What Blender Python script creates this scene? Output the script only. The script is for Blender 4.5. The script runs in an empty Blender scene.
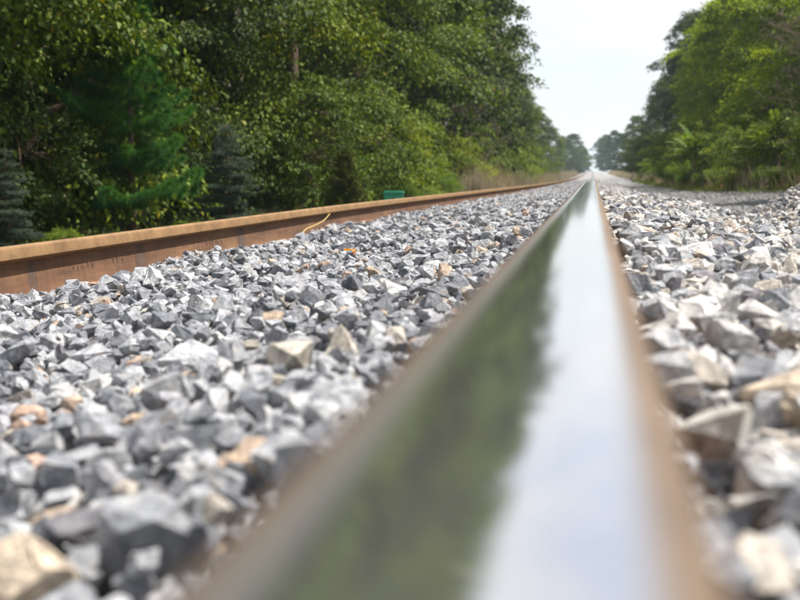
import bpy, bmesh, math, random
import numpy as np
from mathutils import Vector, Matrix

rng = np.random.default_rng(7)
random.seed(7)
R = math.radians
scene = bpy.context.scene
col = scene.collection

# ---------------------------------------------------------------- camera
# z = 0 is the top of the polished rail; x to the right, y along the track
CAM = np.array([0.0205, 0.0, 0.0468])
YAW, PITCH, FPX = R(10.84), R(7.24), 1000.0
cam_d = bpy.data.cameras.new('camera')
cam = bpy.data.objects.new('camera', cam_d)
col.objects.link(cam)
cam.location = CAM
cam.rotation_euler = (R(90) - PITCH, 0, YAW)
cam_d.sensor_width = 36.0
cam_d.lens = 45.0
cam_d.clip_start = 0.01
cam_d.clip_end = 4000
cam_d.dof.use_dof = True
cam_d.dof.focus_distance = 2.8
cam_d.dof.aperture_fstop = 6.2
scene.camera = cam

# ---------------------------------------------------------------- sky, sun, exposure
SUN = Vector((0.42, 0.20, 0.86)).normalized()
world = bpy.data.worlds.new('World')
scene.world = world
world.use_nodes = True
wn, wl = world.node_tree.nodes, world.node_tree.links
wn.clear()
w_out = wn.new('ShaderNodeOutputWorld')
sky = wn.new('ShaderNodeTexSky')
sky.sky_type = 'NISHITA'
sky.sun_disc = False
sky.sun_elevation = math.asin(SUN.z)
sky.sun_rotation = math.atan2(SUN.x, SUN.y)
sky.dust_density = 2.0
bg_sky = wn.new('ShaderNodeBackground')
bg_sky.inputs['Strength'].default_value = 0.10
wl.new(sky.outputs[0], bg_sky.inputs['Color'])
bg_cloud = wn.new('ShaderNodeBackground')
bg_cloud.inputs['Color'].default_value = (0.97, 0.98, 1.0, 1)
bg_cloud.inputs['Strength'].default_value = 0.58
tc = wn.new('ShaderNodeTexCoord')
mp = wn.new('ShaderNodeMapping')
mp.inputs['Scale'].default_value = (2.2, 2.2, 6.0)
nz = wn.new('ShaderNodeTexNoise')
nz.inputs['Scale'].default_value = 1.3
nz.inputs['Detail'].default_value = 5
nz.inputs['Roughness'].default_value = 0.55
rp = wn.new('ShaderNodeMapRange')
rp.inputs['From Min'].default_value = 0.36
rp.inputs['From Max'].default_value = 0.58
rp.inputs['To Min'].default_value = 0.48
rp.inputs['To Max'].default_value = 1.0
mx = wn.new('ShaderNodeMixShader')
wl.new(tc.outputs['Generated'], mp.inputs['Vector'])
wl.new(mp.outputs[0], nz.inputs['Vector'])
wl.new(nz.outputs['Fac'], rp.inputs['Value'])
wl.new(rp.outputs[0], mx.inputs['Fac'])
wl.new(bg_sky.outputs[0], mx.inputs[1])
wl.new(bg_cloud.outputs[0], mx.inputs[2])
wl.new(mx.outputs[0], w_out.inputs['Surface'])

sun_d = bpy.data.lights.new('sun', 'SUN')
sun_d.energy = 5.0
sun_d.angle = R(0.53)
sun_d.color = (1.0, 0.96, 0.89)
sun = bpy.data.objects.new('sun', sun_d)
col.objects.link(sun)
sun.rotation_euler = SUN.to_track_quat('Z', 'Y').to_euler()
sun.location = (20, 20, 40)

scene.view_settings.view_transform = 'Standard'
scene.view_settings.look = 'None'
scene.view_settings.exposure = 0.95
scene.view_settings.gamma = 1.0
scene.view_settings.use_curve_mapping = False
scene.render.engine = 'CYCLES'
cy = scene.cycles
cy.use_denoising = True
try:
    cy.denoiser = 'OPENIMAGEDENOISE'
except Exception:
    pass
cy.max_bounces = 7
cy.diffuse_bounces = 3
cy.glossy_bounces = 3
cy.transmission_bounces = 3
cy.volume_bounces = 1
cy.sample_clamp_indirect = 6.0

# ---------------------------------------------------------------- helpers
def tag(o, label=None, cat=None, group=None, kind=None):
    if label: o['label'] = label
    if cat: o['category'] = cat
    if group: o['group'] = group
    if kind: o['kind'] = kind
    return o

def link(name, me, parent=None, loc=None, rot=None):
    o = bpy.data.objects.new(name, me)
    col.objects.link(o)
    if parent is not None: o.parent = parent
    if loc is not None: o.location = loc
    if rot is not None: o.rotation_euler = rot
    return o

def mesh_np(name, V, F, mat=None, smooth=False):
    """V (n,3), F (m,k) of one polygon size"""
    V = np.asarray(V, np.float32); F = np.asarray(F, np.int32)
    me = bpy.data.meshes.new(name)
    k = F.shape[1]
    me.vertices.add(len(V)); me.vertices.foreach_set('co', V.ravel())
    me.loops.add(F.size); me.loops.foreach_set('vertex_index', F.ravel())
    me.polygons.add(len(F))
    me.polygons.foreach_set('loop_start', np.arange(0, F.size, k, dtype=np.int32))
    if smooth:
        me.polygons.foreach_set('use_smooth', np.ones(len(F), bool))
    me.update(calc_edges=True)
    me.validate()
    if mat: me.materials.append(mat)
    return me

def joinVF(parts):
    Vs, Fs, n = [], [], 0
    for V, F in parts:
        Vs.append(V); Fs.append(np.asarray(F) + n); n += len(V)
    return np.concatenate(Vs), np.concatenate(Fs)

def norm(a):
    return a / np.maximum(np.linalg.norm(a, axis=-1, keepdims=True), 1e-9)

def sstep(a, b, x):
    t = np.clip((np.asarray(x, float) - a) / (b - a), 0, 1)
    return t * t * (3 - 2 * t)

def new_mat(name):
    m = bpy.data.materials.new(name)
    m.use_nodes = True
    nt = m.node_tree
    b = nt.nodes['Principled BSDF']
    return m, nt, b

def node(nt, typ, **kw):
    n = nt.nodes.new(typ)
    for k, v in kw.items():
        if k in n.inputs.keys(): n.inputs[k].default_value = v
        else: setattr(n, k, v)
    return n

def ramp(nt, stops, fac=None, interp='LINEAR'):
    n = nt.nodes.new('ShaderNodeValToRGB')
    cr = n.color_ramp
    cr.interpolation = interp
    while len(cr.elements) < len(stops): cr.elements.new(0.5)
    for e, (p, c) in zip(cr.elements, stops):
        e.position = p; e.color = (*c, 1)
    if fac is not None: nt.links.new(fac, n.inputs['Fac'])
    return n

def mixc(nt, a, b, fac, blend='MIX'):
    n = nt.nodes.new('ShaderNodeMix')
    n.data_type = 'RGBA'; n.blend_type = blend
    for s, v in ((n.inputs[0], fac), (n.inputs[6], a), (n.inputs[7], b)):
        if hasattr(v, 'is_linked'): nt.links.new(v, s)
        elif isinstance(v, (int, float)): s.default_value = v
        else: s.default_value = (*v, 1)
    return n.outputs[2]

# ---------------------------------------------------------------- lie of the land
# grade of the track, and the cant that runs out ahead of the camera
GY = np.array([-60, 0, 6, 13.5, 21, 36, 60, 83, 130, 190, 260, 340, 460, 2000])
GZ = np.array([0, 0, 0, -.04, -.08, -.15, -.205, -.22, -.16, 0.02, .35, .75, 1.2, 1.2])
def grade(y):
    y = np.asarray(y, float)
    s = 0
    for d, w in ((-.18, .25), (0, .5), (.18, .25)):
        s = s + w * np.interp(y + d * np.abs(y), GY, GZ)
    return s
CANT = 0.1462
def cantf(y):
    return 1 - sstep(5.2, 25, y)
XL, XR = -1.5095, 0.0            # rail centre lines
def rail_z(side, y):
    g = grade(y)
    return g - CANT if side < 0 else g - CANT * (1 - cantf(y))

CSX = np.array([-200, -40, -14, -9, -5, -3.5, -2.35, -1.9, -1.45, -.7, -.1, .1, .4, .7, 1.05, 1.5, 2.0, 4.4, 5.2, 7.5, 12, 40, 200])
CSZ = np.array([-1., -1., -.95, -.95, -.95, -.85, -.30, -.275, -.272, -.225, -.148, -.118, -.132, -.17, -.27, -.40, -.43, -.36, -.25, -.15, .25, 1.2, 1.5])
def height(x, y):
    x = np.asarray(x, float); y = np.asarray(y, float)
    z = np.interp(x, CSX, CSZ) + grade(y)
    side = np.interp(x, [-1.5, 0, 2.5, 5], [0, 1, 1, 0])
    z = z - CANT * side * (1 - cantf(y)) * .9
    z = z + 0.46 * np.exp(-(((x - 1.50) / .33) ** 2 + ((y - 6.6) / .9) ** 2))
    z = z + 0.010 * np.sin(x * 7.1 + y * 3.3) + 0.010 * np.sin(x * 3.7 - y * 5.9 + 1)
    return z

# ---------------------------------------------------------------- materials
def stone_material(name, stops, gain=1.0, bump=.42):
    m, nt, b = new_mat(name)
    L = nt.links
    oi = node(nt, 'ShaderNodeObjectInfo')
    stops = [(p_, tuple(min(.72, q_ * gain) for q_ in c_)) for p_, c_ in stops]
    base = ramp(nt, stops, oi.outputs['Random'], 'CONSTANT')
    t = node(nt, 'ShaderNodeTexCoord')
    ofs = node(nt, 'ShaderNodeVectorMath', operation='ADD')
    L.new(t.outputs['Object'], ofs.inputs[0]); L.new(oi.outputs['Random'], ofs.inputs[1])
    n1 = node(nt, 'ShaderNodeTexNoise', Scale=2.2, Detail=6.0, Roughness=.65)
    L.new(ofs.outputs[0], n1.inputs['Vector'])
    n2 = node(nt, 'ShaderNodeTexNoise', Scale=9.0, Detail=4.0, Roughness=.7)
    L.new(ofs.outputs[0], n2.inputs['Vector'])
    r1 = ramp(nt, [(.3, (.45, .45, .48)), (.5, (.95, .95, .95)), (.7, (1.45, 1.43, 1.38))], n1.outputs['Fac'])
    c = mixc(nt, base.outputs[0], r1.outputs[0], 1.0, 'MULTIPLY')
    r2 = ramp(nt, [(.35, (.75, .75, .76)), (.62, (1.15, 1.15, 1.15))], n2.outputs['Fac'])
    c = mixc(nt, c, r2.outputs[0], .8, 'MULTIPLY')
    # thin patches of ochre weathering on some of the stones
    n3 = node(nt, 'ShaderNodeTexNoise', Scale=1.3, Detail=3.0)
    L.new(ofs.outputs[0], n3.inputs['Vector'])
    r3 = ramp(nt, [(.60, (0, 0, 0)), (.72, (1, 1, 1))], n3.outputs['Fac'])
    c = mixc(nt, c, (.36, .27, .18), mixc(nt, (0, 0, 0), r3.outputs[0], .4))
    L.new(c, b.inputs['Base Color'])
    b.inputs['Roughness'].default_value = .82
    bp = node(nt, 'ShaderNodeBump', Strength=bump, Distance=.25)
    L.new(n2.outputs['Fac'], bp.inputs['Height']); L.new(bp.outputs[0], b.inputs['Normal'])
    return m

G = lambda v, w=0: (v * (1 - w * .4), v, v * (1 + w))
M_STONE = stone_material('ballast_stone', [
    (0, G(.36, .06)), (.14, G(.22, .11)), (.28, G(.42, .03)), (.40, G(.15, .13)), (.50, G(.36, .05)),
    (.60, G(.30, .07)), (.71, (.42, .38, .33)), (.75, (.34, .34, .365)), (.84, (.47, .465, .46)), (.89, G(.23, .10)), (.935, (.43, .33, .25)),
    (.955, (.15, .145, .16)), (.98, (.37, .26, .20))], 1.03)
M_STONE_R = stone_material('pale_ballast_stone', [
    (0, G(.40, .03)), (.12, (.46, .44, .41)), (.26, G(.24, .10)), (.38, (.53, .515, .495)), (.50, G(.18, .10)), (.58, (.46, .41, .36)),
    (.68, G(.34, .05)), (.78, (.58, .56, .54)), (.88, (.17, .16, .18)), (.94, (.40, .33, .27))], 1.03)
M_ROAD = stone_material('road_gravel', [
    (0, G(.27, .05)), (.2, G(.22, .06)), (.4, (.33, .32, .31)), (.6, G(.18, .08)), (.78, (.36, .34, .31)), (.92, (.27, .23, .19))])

def bed_material(name, dark, light, scale):
    m, nt, b = new_mat(name)
    t = node(nt, 'ShaderNodeTexCoord')
    v = node(nt, 'ShaderNodeTexVoronoi', Scale=scale)
    v.inputs['Randomness'].default_value = 1
    nt.links.new(t.outputs['Object'], v.inputs['Vector'])
    n1 = node(nt, 'ShaderNodeTexNoise', Scale=.6, Detail=5.0)
    nt.links.new(t.outputs['Object'], n1.inputs['Vector'])
    sx = node(nt, 'ShaderNodeSeparateColor')
    nt.links.new(v.outputs['Color'], sx.inputs[0])
    c = ramp(nt, [(0, dark), (.55, tuple((a + d) / 2 for a, d in zip(dark, light))), (1, light)], sx.outputs[0])
    c2 = mixc(nt, c.outputs[0], tuple(x * .8 for x in light), n1.outputs['Fac'])
    nt.links.new(c2, b.inputs['Base Color'])
    b.inputs['Roughness'].default_value = .9
    bp = node(nt, 'ShaderNodeBump', Strength=.9, Distance=.03)
    bp.invert = True
    nt.links.new(v.outputs['Distance'], bp.inputs['Height'])
    nt.links.new(bp.outputs[0], b.inputs['Normal'])
    return m
M_BED = bed_material('ballast_bed', (.06, .06, .065), (.30, .29, .285), 22)
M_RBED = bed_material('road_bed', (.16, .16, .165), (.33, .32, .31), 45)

m, nt, b = new_mat('soil_and_turf')
t = node(nt, 'ShaderNodeTexCoord')
n1 = node(nt, 'ShaderNodeTexNoise', Scale=.35, Detail=8.0, Roughness=.7)
nt.links.new(t.outputs['Object'], n1.inputs['Vector'])
c = ramp(nt, [(.3, (.05, .055, .02)), (.5, (.085, .10, .03)), (.68, (.16, .12, .07))], n1.outputs['Fac'])
nt.links.new(c.outputs[0], b.inputs['Base Color'])
b.inputs['Roughness'].default_value = .95
M_GROUND = m

def rust_material(name):
    m, nt, b = new_mat(name)
    L = nt.links
    t = node(nt, 'ShaderNodeTexCoord')
    mp = node(nt, 'ShaderNodeMapping')
    mp.inputs['Scale'].default_value = (6, 1.3, 10)
    L.new(t.outputs['Object'], mp.inputs['Vector'])
    n1 = node(nt, 'ShaderNodeTexNoise', Scale=2.0, Detail=7.0, Roughness=.7)
    L.new(mp.outputs[0], n1.inputs['Vector'])
    mp2 = node(nt, 'ShaderNodeMapping')
    mp2.inputs['Scale'].default_value = (30, 34, 5)
    L.new(t.outputs['Object'], mp2.inputs['Vector'])
    n2 = node(nt, 'ShaderNodeTexNoise', Scale=1.0, Detail=5.0, Roughness=.65)
    L.new(mp2.outputs[0], n2.inputs['Vector'])
    c1 = ramp(nt, [(.30, (.062, .029, .014)), (.5, (.118, .055, .025)), (.72, (.20, .105, .050))], n1.outputs['Fac'])
    r2 = ramp(nt, [(.3, (.70, .66, .62)), (.55, (1, 1, 1)), (.75, (1.18, 1.15, 1.1))], n2.outputs['Fac'])
    c = mixc(nt, c1.outputs[0], r2.outputs[0], .9, 'MULTIPLY')
    L.new(c, b.inputs['Base Color'])
    b.inputs['Roughness'].default_value = .8
    n4 = node(nt, 'ShaderNodeTexNoise', Scale=240.0, Detail=3.0)
    L.new(t.outputs['Object'], n4.inputs['Vector'])
    bp = node(nt, 'ShaderNodeBump', Strength=.25, Distance=.002)
    L.new(n4.outputs['Fac'], bp.inputs['Height']); L.new(bp.outputs[0], b.inputs['Normal'])
    return m
M_RUST = rust_material('rail_rust')

# the railhead: ochre rust on the sides, a band worn bright by wheels on top
def head_material(name, lo, hi, soft, ochre, gauge_shade=0.0):
    m, nt, b = new_mat(name)
    L = nt.links
    t = node(nt, 'ShaderNodeTexCoord')
    at = node(nt, 'ShaderNodeAttribute', attribute_name='across')
    mp = node(nt, 'ShaderNodeMapping')
    mp.inputs['Scale'].default_value = (60, 2.5, 60)
    L.new(t.outputs['Object'], mp.inputs['Vector'])
    n1 = node(nt, 'ShaderNodeTexNoise', Scale=1.0, Detail=6.0, Roughness=.65)
    L.new(mp.outputs[0], n1.inputs['Vector'])
    wob = node(nt, 'ShaderNodeMath', operation='MULTIPLY_ADD')
    L.new(n1.outputs['Fac'], wob.inputs[0]); wob.inputs[1].default_value = .16
    L.new(at.outputs['Fac'], wob.inputs[2])
    a1 = node(nt, 'ShaderNodeMapRange', interpolation_type='SMOOTHSTEP')
    a1.inputs['From Min'].default_value = lo - soft + .08; a1.inputs['From Max'].default_value = lo + soft + .08
    a2 = node(nt, 'ShaderNodeMapRange', interpolation_type='SMOOTHSTEP')
    a2.inputs['From Min'].default_value = hi + .08 + .09; a2.inputs['From Max'].default_value = hi + .08 - .09
    L.new(wob.outputs[0], a1.inputs['Value']); L.new(wob.outputs[0], a2.inputs['Value'])
    mul = node(nt, 'ShaderNodeMath', operation='MULTIPLY')
    L.new(a1.outputs[0], mul.inputs[0]); L.new(a2.outputs[0], mul.inputs[1])
    mask = mul.outputs[0]
    # rust side
    n2 = node(nt, 'ShaderNodeTexNoise', Scale=14.0, Detail=6.0, Roughness=.7)
    L.new(t.outputs['Object'], n2.inputs['Vector'])
    dk = tuple(x * .62 for x in ochre); lt = tuple(min(1, x * 1.35) for x in ochre)
    cr = ramp(nt, [(.3, dk), (.5, ochre), (.72, lt)], n2.outputs['Fac'])
    # shade on the gauge side, away from the sun, put into the colour
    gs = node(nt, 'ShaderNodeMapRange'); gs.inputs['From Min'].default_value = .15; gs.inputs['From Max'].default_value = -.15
    gs.inputs['To Max'].default_value = gauge_shade
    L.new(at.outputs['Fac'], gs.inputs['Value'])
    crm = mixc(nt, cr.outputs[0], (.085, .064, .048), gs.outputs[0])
    # long fine scratches in the bright band
    mp3 = node(nt, 'ShaderNodeMapping')
    mp3.inputs['Scale'].default_value = (900, 1.2, 900)
    L.new(t.outputs['Object'], mp3.inputs['Vector'])
    n3 = node(nt, 'ShaderNodeTexNoise', Scale=1.0, Detail=4.0, Roughness=.6)
    L.new(mp3.outputs[0], n3.inputs['Vector'])
    cs = ramp(nt, [(.3, (.60, .59, .60)), (.7, (.76, .75, .76))], n3.outputs['Fac'])
    pw = node(nt, 'ShaderNodeMath', operation='POWER'); pw.inputs[1].default_value = 2.6
    L.new(mask, pw.inputs[0])
    c = mixc(nt, crm, cs.outputs[0], pw.outputs[0])
    L.new(c, b.inputs['Base Color']); b.inputs['Specular IOR Level'].default_value = .2
    mt = node(nt, 'ShaderNodeMath', operation='MULTIPLY'); mt.inputs[1].default_value = .95
    L.new(mask, mt.inputs[0]); L.new(mt.outputs[0], b.inputs['Metallic'])
    rr = node(nt, 'ShaderNodeMapRange')
    rr.inputs['To Min'].default_value = .62; rr.inputs['To Max'].default_value = .038
    L.new(mask, rr.inputs['Value'])
    ra = node(nt, 'ShaderNodeMath', operation='MULTIPLY_ADD')
    L.new(n1.outputs['Fac'], ra.inputs[0]); ra.inputs[1].default_value = .04; L.new(rr.outputs[0], ra.inputs[2])
    L.new(ra.outputs[0], b.inputs['Roughness'])
    bp = node(nt, 'ShaderNodeBump', Strength=.04, Distance=.001)
    L.new(n3.outputs['Fac'], bp.inputs['Height']); L.new(bp.outputs[0], b.inputs['Normal'])
    return m
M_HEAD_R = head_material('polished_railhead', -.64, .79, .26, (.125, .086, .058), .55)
M_HEAD_L = head_material('worn_railhead', -.75, .55, .2, (.21, .125, .060))

def simple(name, c, rough=.6, var=.25, scale=20, metal=0):
    m, nt, b = new_mat(name)
    t = node(nt, 'ShaderNodeTexCoord')
    n1 = node(nt, 'ShaderNodeTexNoise', Scale=float(scale), Detail=5.0, Roughness=.65)
    nt.links.new(t.outputs['Object'], n1.inputs['Vector'])
    r = ramp(nt, [(.3, tuple(x * (1 - var) for x in c)), (.7, tuple(min(1, x * (1 + var)) for x in c))], n1.outputs['Fac'])
    nt.links.new(r.outputs[0], b.inputs['Base Color'])
    b.inputs['Roughness'].default_value = rough
    b.inputs['Metallic'].default_value = metal
    return m

def bark(name, c):
    m, nt, b = new_mat(name)
    t = node(nt, 'ShaderNodeTexCoord')
    mp = node(nt, 'ShaderNodeMapping'); mp.inputs['Scale'].default_value = (14, 14, 2.5)
    nt.links.new(t.outputs['Object'], mp.inputs['Vector'])
    n1 = node(nt, 'ShaderNodeTexNoise', Scale=1.0, Detail=7.0, Roughness=.7)
    nt.links.new(mp.outputs[0], n1.inputs['Vector'])
    r = ramp(nt, [(.3, tuple(x * .5 for x in c)), (.7, tuple(x * 1.4 for x in c))], n1.outputs['Fac'])
    nt.links.new(r.outputs[0], b.inputs['Base Color'])
    b.inputs['Roughness'].default_value = .9
    bp = node(nt, 'ShaderNodeBump', Strength=.7, Distance=.03)
    nt.links.new(n1.outputs['Fac'], bp.inputs['Height']); nt.links.new(bp.outputs[0], b.inputs['Normal'])
    return m
M_BARK = bark('grey_bark', (.11, .09, .07))
M_BARK2 = bark('brown_bark', (.12, .075, .05))
M_TWIG = bark('bare_twig', (.15, .11, .085))

def leaf_material(name, a, bb, accent=None, trans=.35, rough=.62, glow=(1.9, 1.75, .55)):
    """leaf colour runs from a to bb leaf by leaf and a little from tree to tree"""
    m = bpy.data.materials.new(name); m.use_nodes = True
    nt = m.node_tree; L = nt.links
    nt.nodes.clear()
    out = nt.nodes.new('ShaderNodeOutputMaterial')
    b = nt.nodes.new('ShaderNodeBsdfPrincipled')
    tr = nt.nodes.new('ShaderNodeBsdfTranslucent')
    ms = nt.nodes.new('ShaderNodeMixShader'); ms.inputs[0].default_value = trans
    g = nt.nodes.new('ShaderNodeNewGeometry')
    stops = [(0, a), (.5, tuple((x + y) / 2 for x, y in zip(a, bb))), (.93, bb)]
    if accent: stops.append((1.0, accent))
    r = ramp(nt, stops, g.outputs['Random Per Island'])
    oi = nt.nodes.new('ShaderNodeObjectInfo')
    ro = ramp(nt, [(0, (.78, .84, .80)), (.5, (1, 1, 1)), (1, (1.22, 1.12, .85))], oi.outputs['Random'])
    c = mixc(nt, r.outputs[0], ro.outputs[0], 1.0, 'MULTIPLY')
    # broad drift of tone through a crown: some sprays are younger and yellower
    t = node(nt, 'ShaderNodeTexCoord')
    n1 = node(nt, 'ShaderNodeTexNoise', Scale=.55, Detail=3.0)
    L.new(t.outputs['Object'], n1.inputs['Vector'])
    rn = ramp(nt, [(.35, (.80, .86, .92)), (.5, (1, 1, 1)), (.66, (1.35, 1.2, .75))], n1.outputs['Fac'])
    c = mixc(nt, c, rn.outputs[0], 1.0, 'MULTIPLY')
    L.new(c, b.inputs['Base Color'])
    b.inputs['Roughness'].default_value = rough
    b.inputs['Specular IOR Level'].default_value = .16
    ct = mixc(nt, c, glow, 1.0, 'MULTIPLY')
    L.new(ct, tr.inputs['Color'])
    L.new(b.outputs[0], ms.inputs[1]); L.new(tr.outputs[0], ms.inputs[2])
    L.new(ms.outputs[0], out.inputs['Surface'])
    return m
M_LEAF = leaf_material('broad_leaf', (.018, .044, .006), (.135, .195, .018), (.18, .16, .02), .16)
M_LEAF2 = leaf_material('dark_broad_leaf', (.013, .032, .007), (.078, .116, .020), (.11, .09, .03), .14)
M_LEAFY = leaf_material('young_leaf', (.07, .125, .02), (.13, .20, .035), (.20, .19, .03))
M_SHRUB = leaf_material('shrub_leaf', (.07, .12, .022), (.14, .19, .04), (.17, .12, .05))
M_PINE = leaf_material('pine_needle', (.022, .085, .022), (.055, .145, .034), None, .3, .7)
M_SPRUCE = leaf_material('spruce_needle', (.045, .075, .058), (.11, .15, .12), None, .15)
M_JUNIPER = leaf_material('juniper_spray', (.045, .065, .016), (.11, .12, .035), (.12, .08, .03), .2)
M_DRY = leaf_material('dry_grass', (.28, .22, .155), (.46, .37, .26), (.17, .18, .07), .3, .7, (1, 1, 1))
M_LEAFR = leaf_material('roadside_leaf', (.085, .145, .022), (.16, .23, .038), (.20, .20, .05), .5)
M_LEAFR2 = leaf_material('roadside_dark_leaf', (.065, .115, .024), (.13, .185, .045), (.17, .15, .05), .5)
M_GRASS = leaf_material('green_grass', (.07, .12, .02), (.15, .20, .04), (.22, .2, .08), .3, .5)

# ---------------------------------------------------------------- ground, bed, road
def grid_sheet(name, xs, ys, dz, mat, kind, label=None):
    X, Y = np.meshgrid(xs, ys)
    Z = height(X, Y) + dz
    if callable(dz): Z = height(X, Y) + dz(X, Y)
    V = np.stack([X, Y, Z], -1).reshape(-1, 3)
    nx, ny = len(xs), len(ys)
    i = np.arange((nx - 1) * (ny - 1)); r = i // (nx - 1); c = i % (nx - 1)
    a = r * nx + c
    F = np.stack([a, a + 1, a + nx + 1, a + nx], -1)
    o = link(name, mesh_np(name, V, F, mat, True))
    tag(o, label, kind=kind)
    return o
ys_far = np.concatenate([np.linspace(-6, 40, 185), np.linspace(41, 120, 60), np.linspace(125, 480, 60)])
xs_all = np.concatenate([[-300, -120, -60, -30], np.linspace(-20, -3, 24), np.linspace(-2.8, 5, 40), np.linspace(5.4, 16, 18), [25, 40, 80, 160, 300]])
ground = grid_sheet('ground', xs_all, np.concatenate([[-40, -20], ys_far, np.linspace(520, 1400, 12)]), -.16, M_GROUND, 'structure',
                    'dark soil and turf under the trees on both sides of the track')
ballast = grid_sheet('ballast', np.linspace(-3.7, 2.45, 90), np.concatenate([np.linspace(-2, 40, 400), np.linspace(40.5, 480, 200)]), -.030, M_BED, 'structure',
                     'pale grey crushed stone ballast banked around the rails')
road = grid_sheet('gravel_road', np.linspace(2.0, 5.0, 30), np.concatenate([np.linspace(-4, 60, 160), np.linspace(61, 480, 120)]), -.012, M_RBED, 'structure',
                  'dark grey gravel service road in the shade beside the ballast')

# ---------------------------------------------------------------- crushed stones
def make_stone(i, n, flat, big=False):
    r = np.random.default_rng(100 + i)
    P = norm(r.normal(size=(n, 3)))
    P *= (0.82 + .3 * r.random((n, 1)))
    P *= np.array([1.0, .62 + .3 * r.random(), flat * (.8 + .4 * r.random())])
    bm = bmesh.new()
    for p in P: bm.verts.new(p)
    res = bmesh.ops.convex_hull(bm, input=bm.verts[:])
    junk = [e for e in res['geom_interior'] + res['geom_unused'] if isinstance(e, bmesh.types.BMVert)]
    bmesh.ops.delete(bm, geom=list(set(junk)), context='VERTS')
    bmesh.ops.dissolve_limit(bm, angle_limit=R(20), verts=bm.verts[:], edges=bm.edges[:])
    bmesh.ops.bevel(bm, geom=bm.edges[:], offset=.03, segments=1, affect='EDGES', clamp_overlap=True)
    bmesh.ops.triangulate(bm, faces=bm.faces[:])
    # chipped faces: split the long edges and knock the new corners in or out a little
    long_e = [e for e in bm.edges if e.calc_length() > .55]
    bmesh.ops.subdivide_edges(bm, edges=long_e, cuts=1)
    bmesh.ops.triangulate(bm, faces=bm.faces[:])
    bm.normal_update()
    for v in bm.verts: v.co += v.normal * float(r.normal(0, .028))
    bmesh.ops.recalc_face_normals(bm, faces=bm.faces[:])
    me = bpy.data.meshes.new('stone')
    bm.to_mesh(me); bm.free()
    return me
NP = 18
stone_meshes = [make_stone(i, 11 + i % 6, .48 + .3 * ((i * 7) % 10) / 10) for i in range(NP)]
for me in stone_meshes: me.materials.append(M_STONE)
pale_meshes = []
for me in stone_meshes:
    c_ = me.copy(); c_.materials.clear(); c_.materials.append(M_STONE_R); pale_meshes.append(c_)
chip_meshes = [make_stone(50 + i, 9 + i % 4, .55) for i in range(8)]
for me in chip_meshes: me.materials.append(M_ROAD)

def proto_collection(name, meshes):
    c = bpy.data.collections.new(name)
    for i, me in enumerate(meshes):
        o = bpy.data.objects.new('stone_shape_%03d' % i, me)
        c.objects.link(o)
    return c
STONES = proto_collection('stone_shapes', stone_meshes + pale_meshes)
CHIPS = proto_collection('chip_shapes', chip_meshes)

def scatter(name, P, rot, scl, idx, coll, parent):
    me = bpy.data.meshes.new(name)
    me.vertices.add(len(P)); me.vertices.foreach_set('co', P.astype(np.float32).ravel())
    for an, typ, data, key in (('rot', 'FLOAT_VECTOR', rot, 'vector'), ('scl', 'FLOAT_VECTOR', scl, 'vector'), ('idx', 'INT', idx, 'value')):
        at = me.attributes.new(an, typ, 'POINT')
        at.data.foreach_set(key, np.asarray(data, np.int32 if typ == 'INT' else np.float32).ravel())
    o = link(name, me, parent)
    o['kind'] = 'stuff'
    ng = bpy.data.node_groups.new(name + '_nodes', 'GeometryNodeTree')
    ng.interface.new_socket('Geometry', in_out='INPUT', socket_type='NodeSocketGeometry')
    ng.interface.new_socket('Geometry', in_out='OUTPUT', socket_type='NodeSocketGeometry')
    N, L = ng.nodes, ng.links
    gi, go = N.new('NodeGroupInput'), N.new('NodeGroupOutput')
    ci = N.new('GeometryNodeCollectionInfo')
    ci.inputs['Collection'].default_value = coll
    ci.inputs['Separate Children'].default_value = True
    ci.inputs['Reset Children'].default_value = True
    ip = N.new('GeometryNodeInstanceOnPoints')
    ip.inputs['Pick Instance'].default_value = True
    def attr(an, dt):
        n = N.new('GeometryNodeInputNamedAttribute'); n.data_type = dt
        n.inputs['Name'].default_value = an
        return n.outputs['Attribute']
    L.new(gi.outputs[0], ip.inputs['Points'])
    L.new(ci.outputs[0], ip.inputs['Instance'])
    L.new(attr('idx', 'INT'), ip.inputs['Instance Index'])
    L.new(attr('rot', 'FLOAT_VECTOR'), ip.inputs['Rotation'])
    L.new(attr('scl', 'FLOAT_VECTOR'), ip.inputs['Scale'])
    L.new(ip.outputs[0], go.inputs[0])
    md = o.modifiers.new('scatter', 'NODES'); md.node_group = ng
    return o

def jitter_field(x0, x1, y0, y1, s):
    nx, ny = int((x1 - x0) / s), int((y1 - y0) / s)
    X, Y = np.meshgrid(x0 + (np.arange(nx) + .5) * s, y0 + (np.arange(ny) + .5) * s)
    X = X + rng.uniform(-.5, .5, X.shape) * s; Y = Y + rng.uniform(-.5, .5, Y.shape) * s
    return X.ravel(), Y.ravel()

def clear_of_rails(x, y, r):
    """no stones through the rails: keep them off foot, web and head"""
    ok = np.ones(len(x), bool)
    for c in (XL, XR):
        ok &= np.abs(x - c) > .062 + r * .55
    return ok

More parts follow.
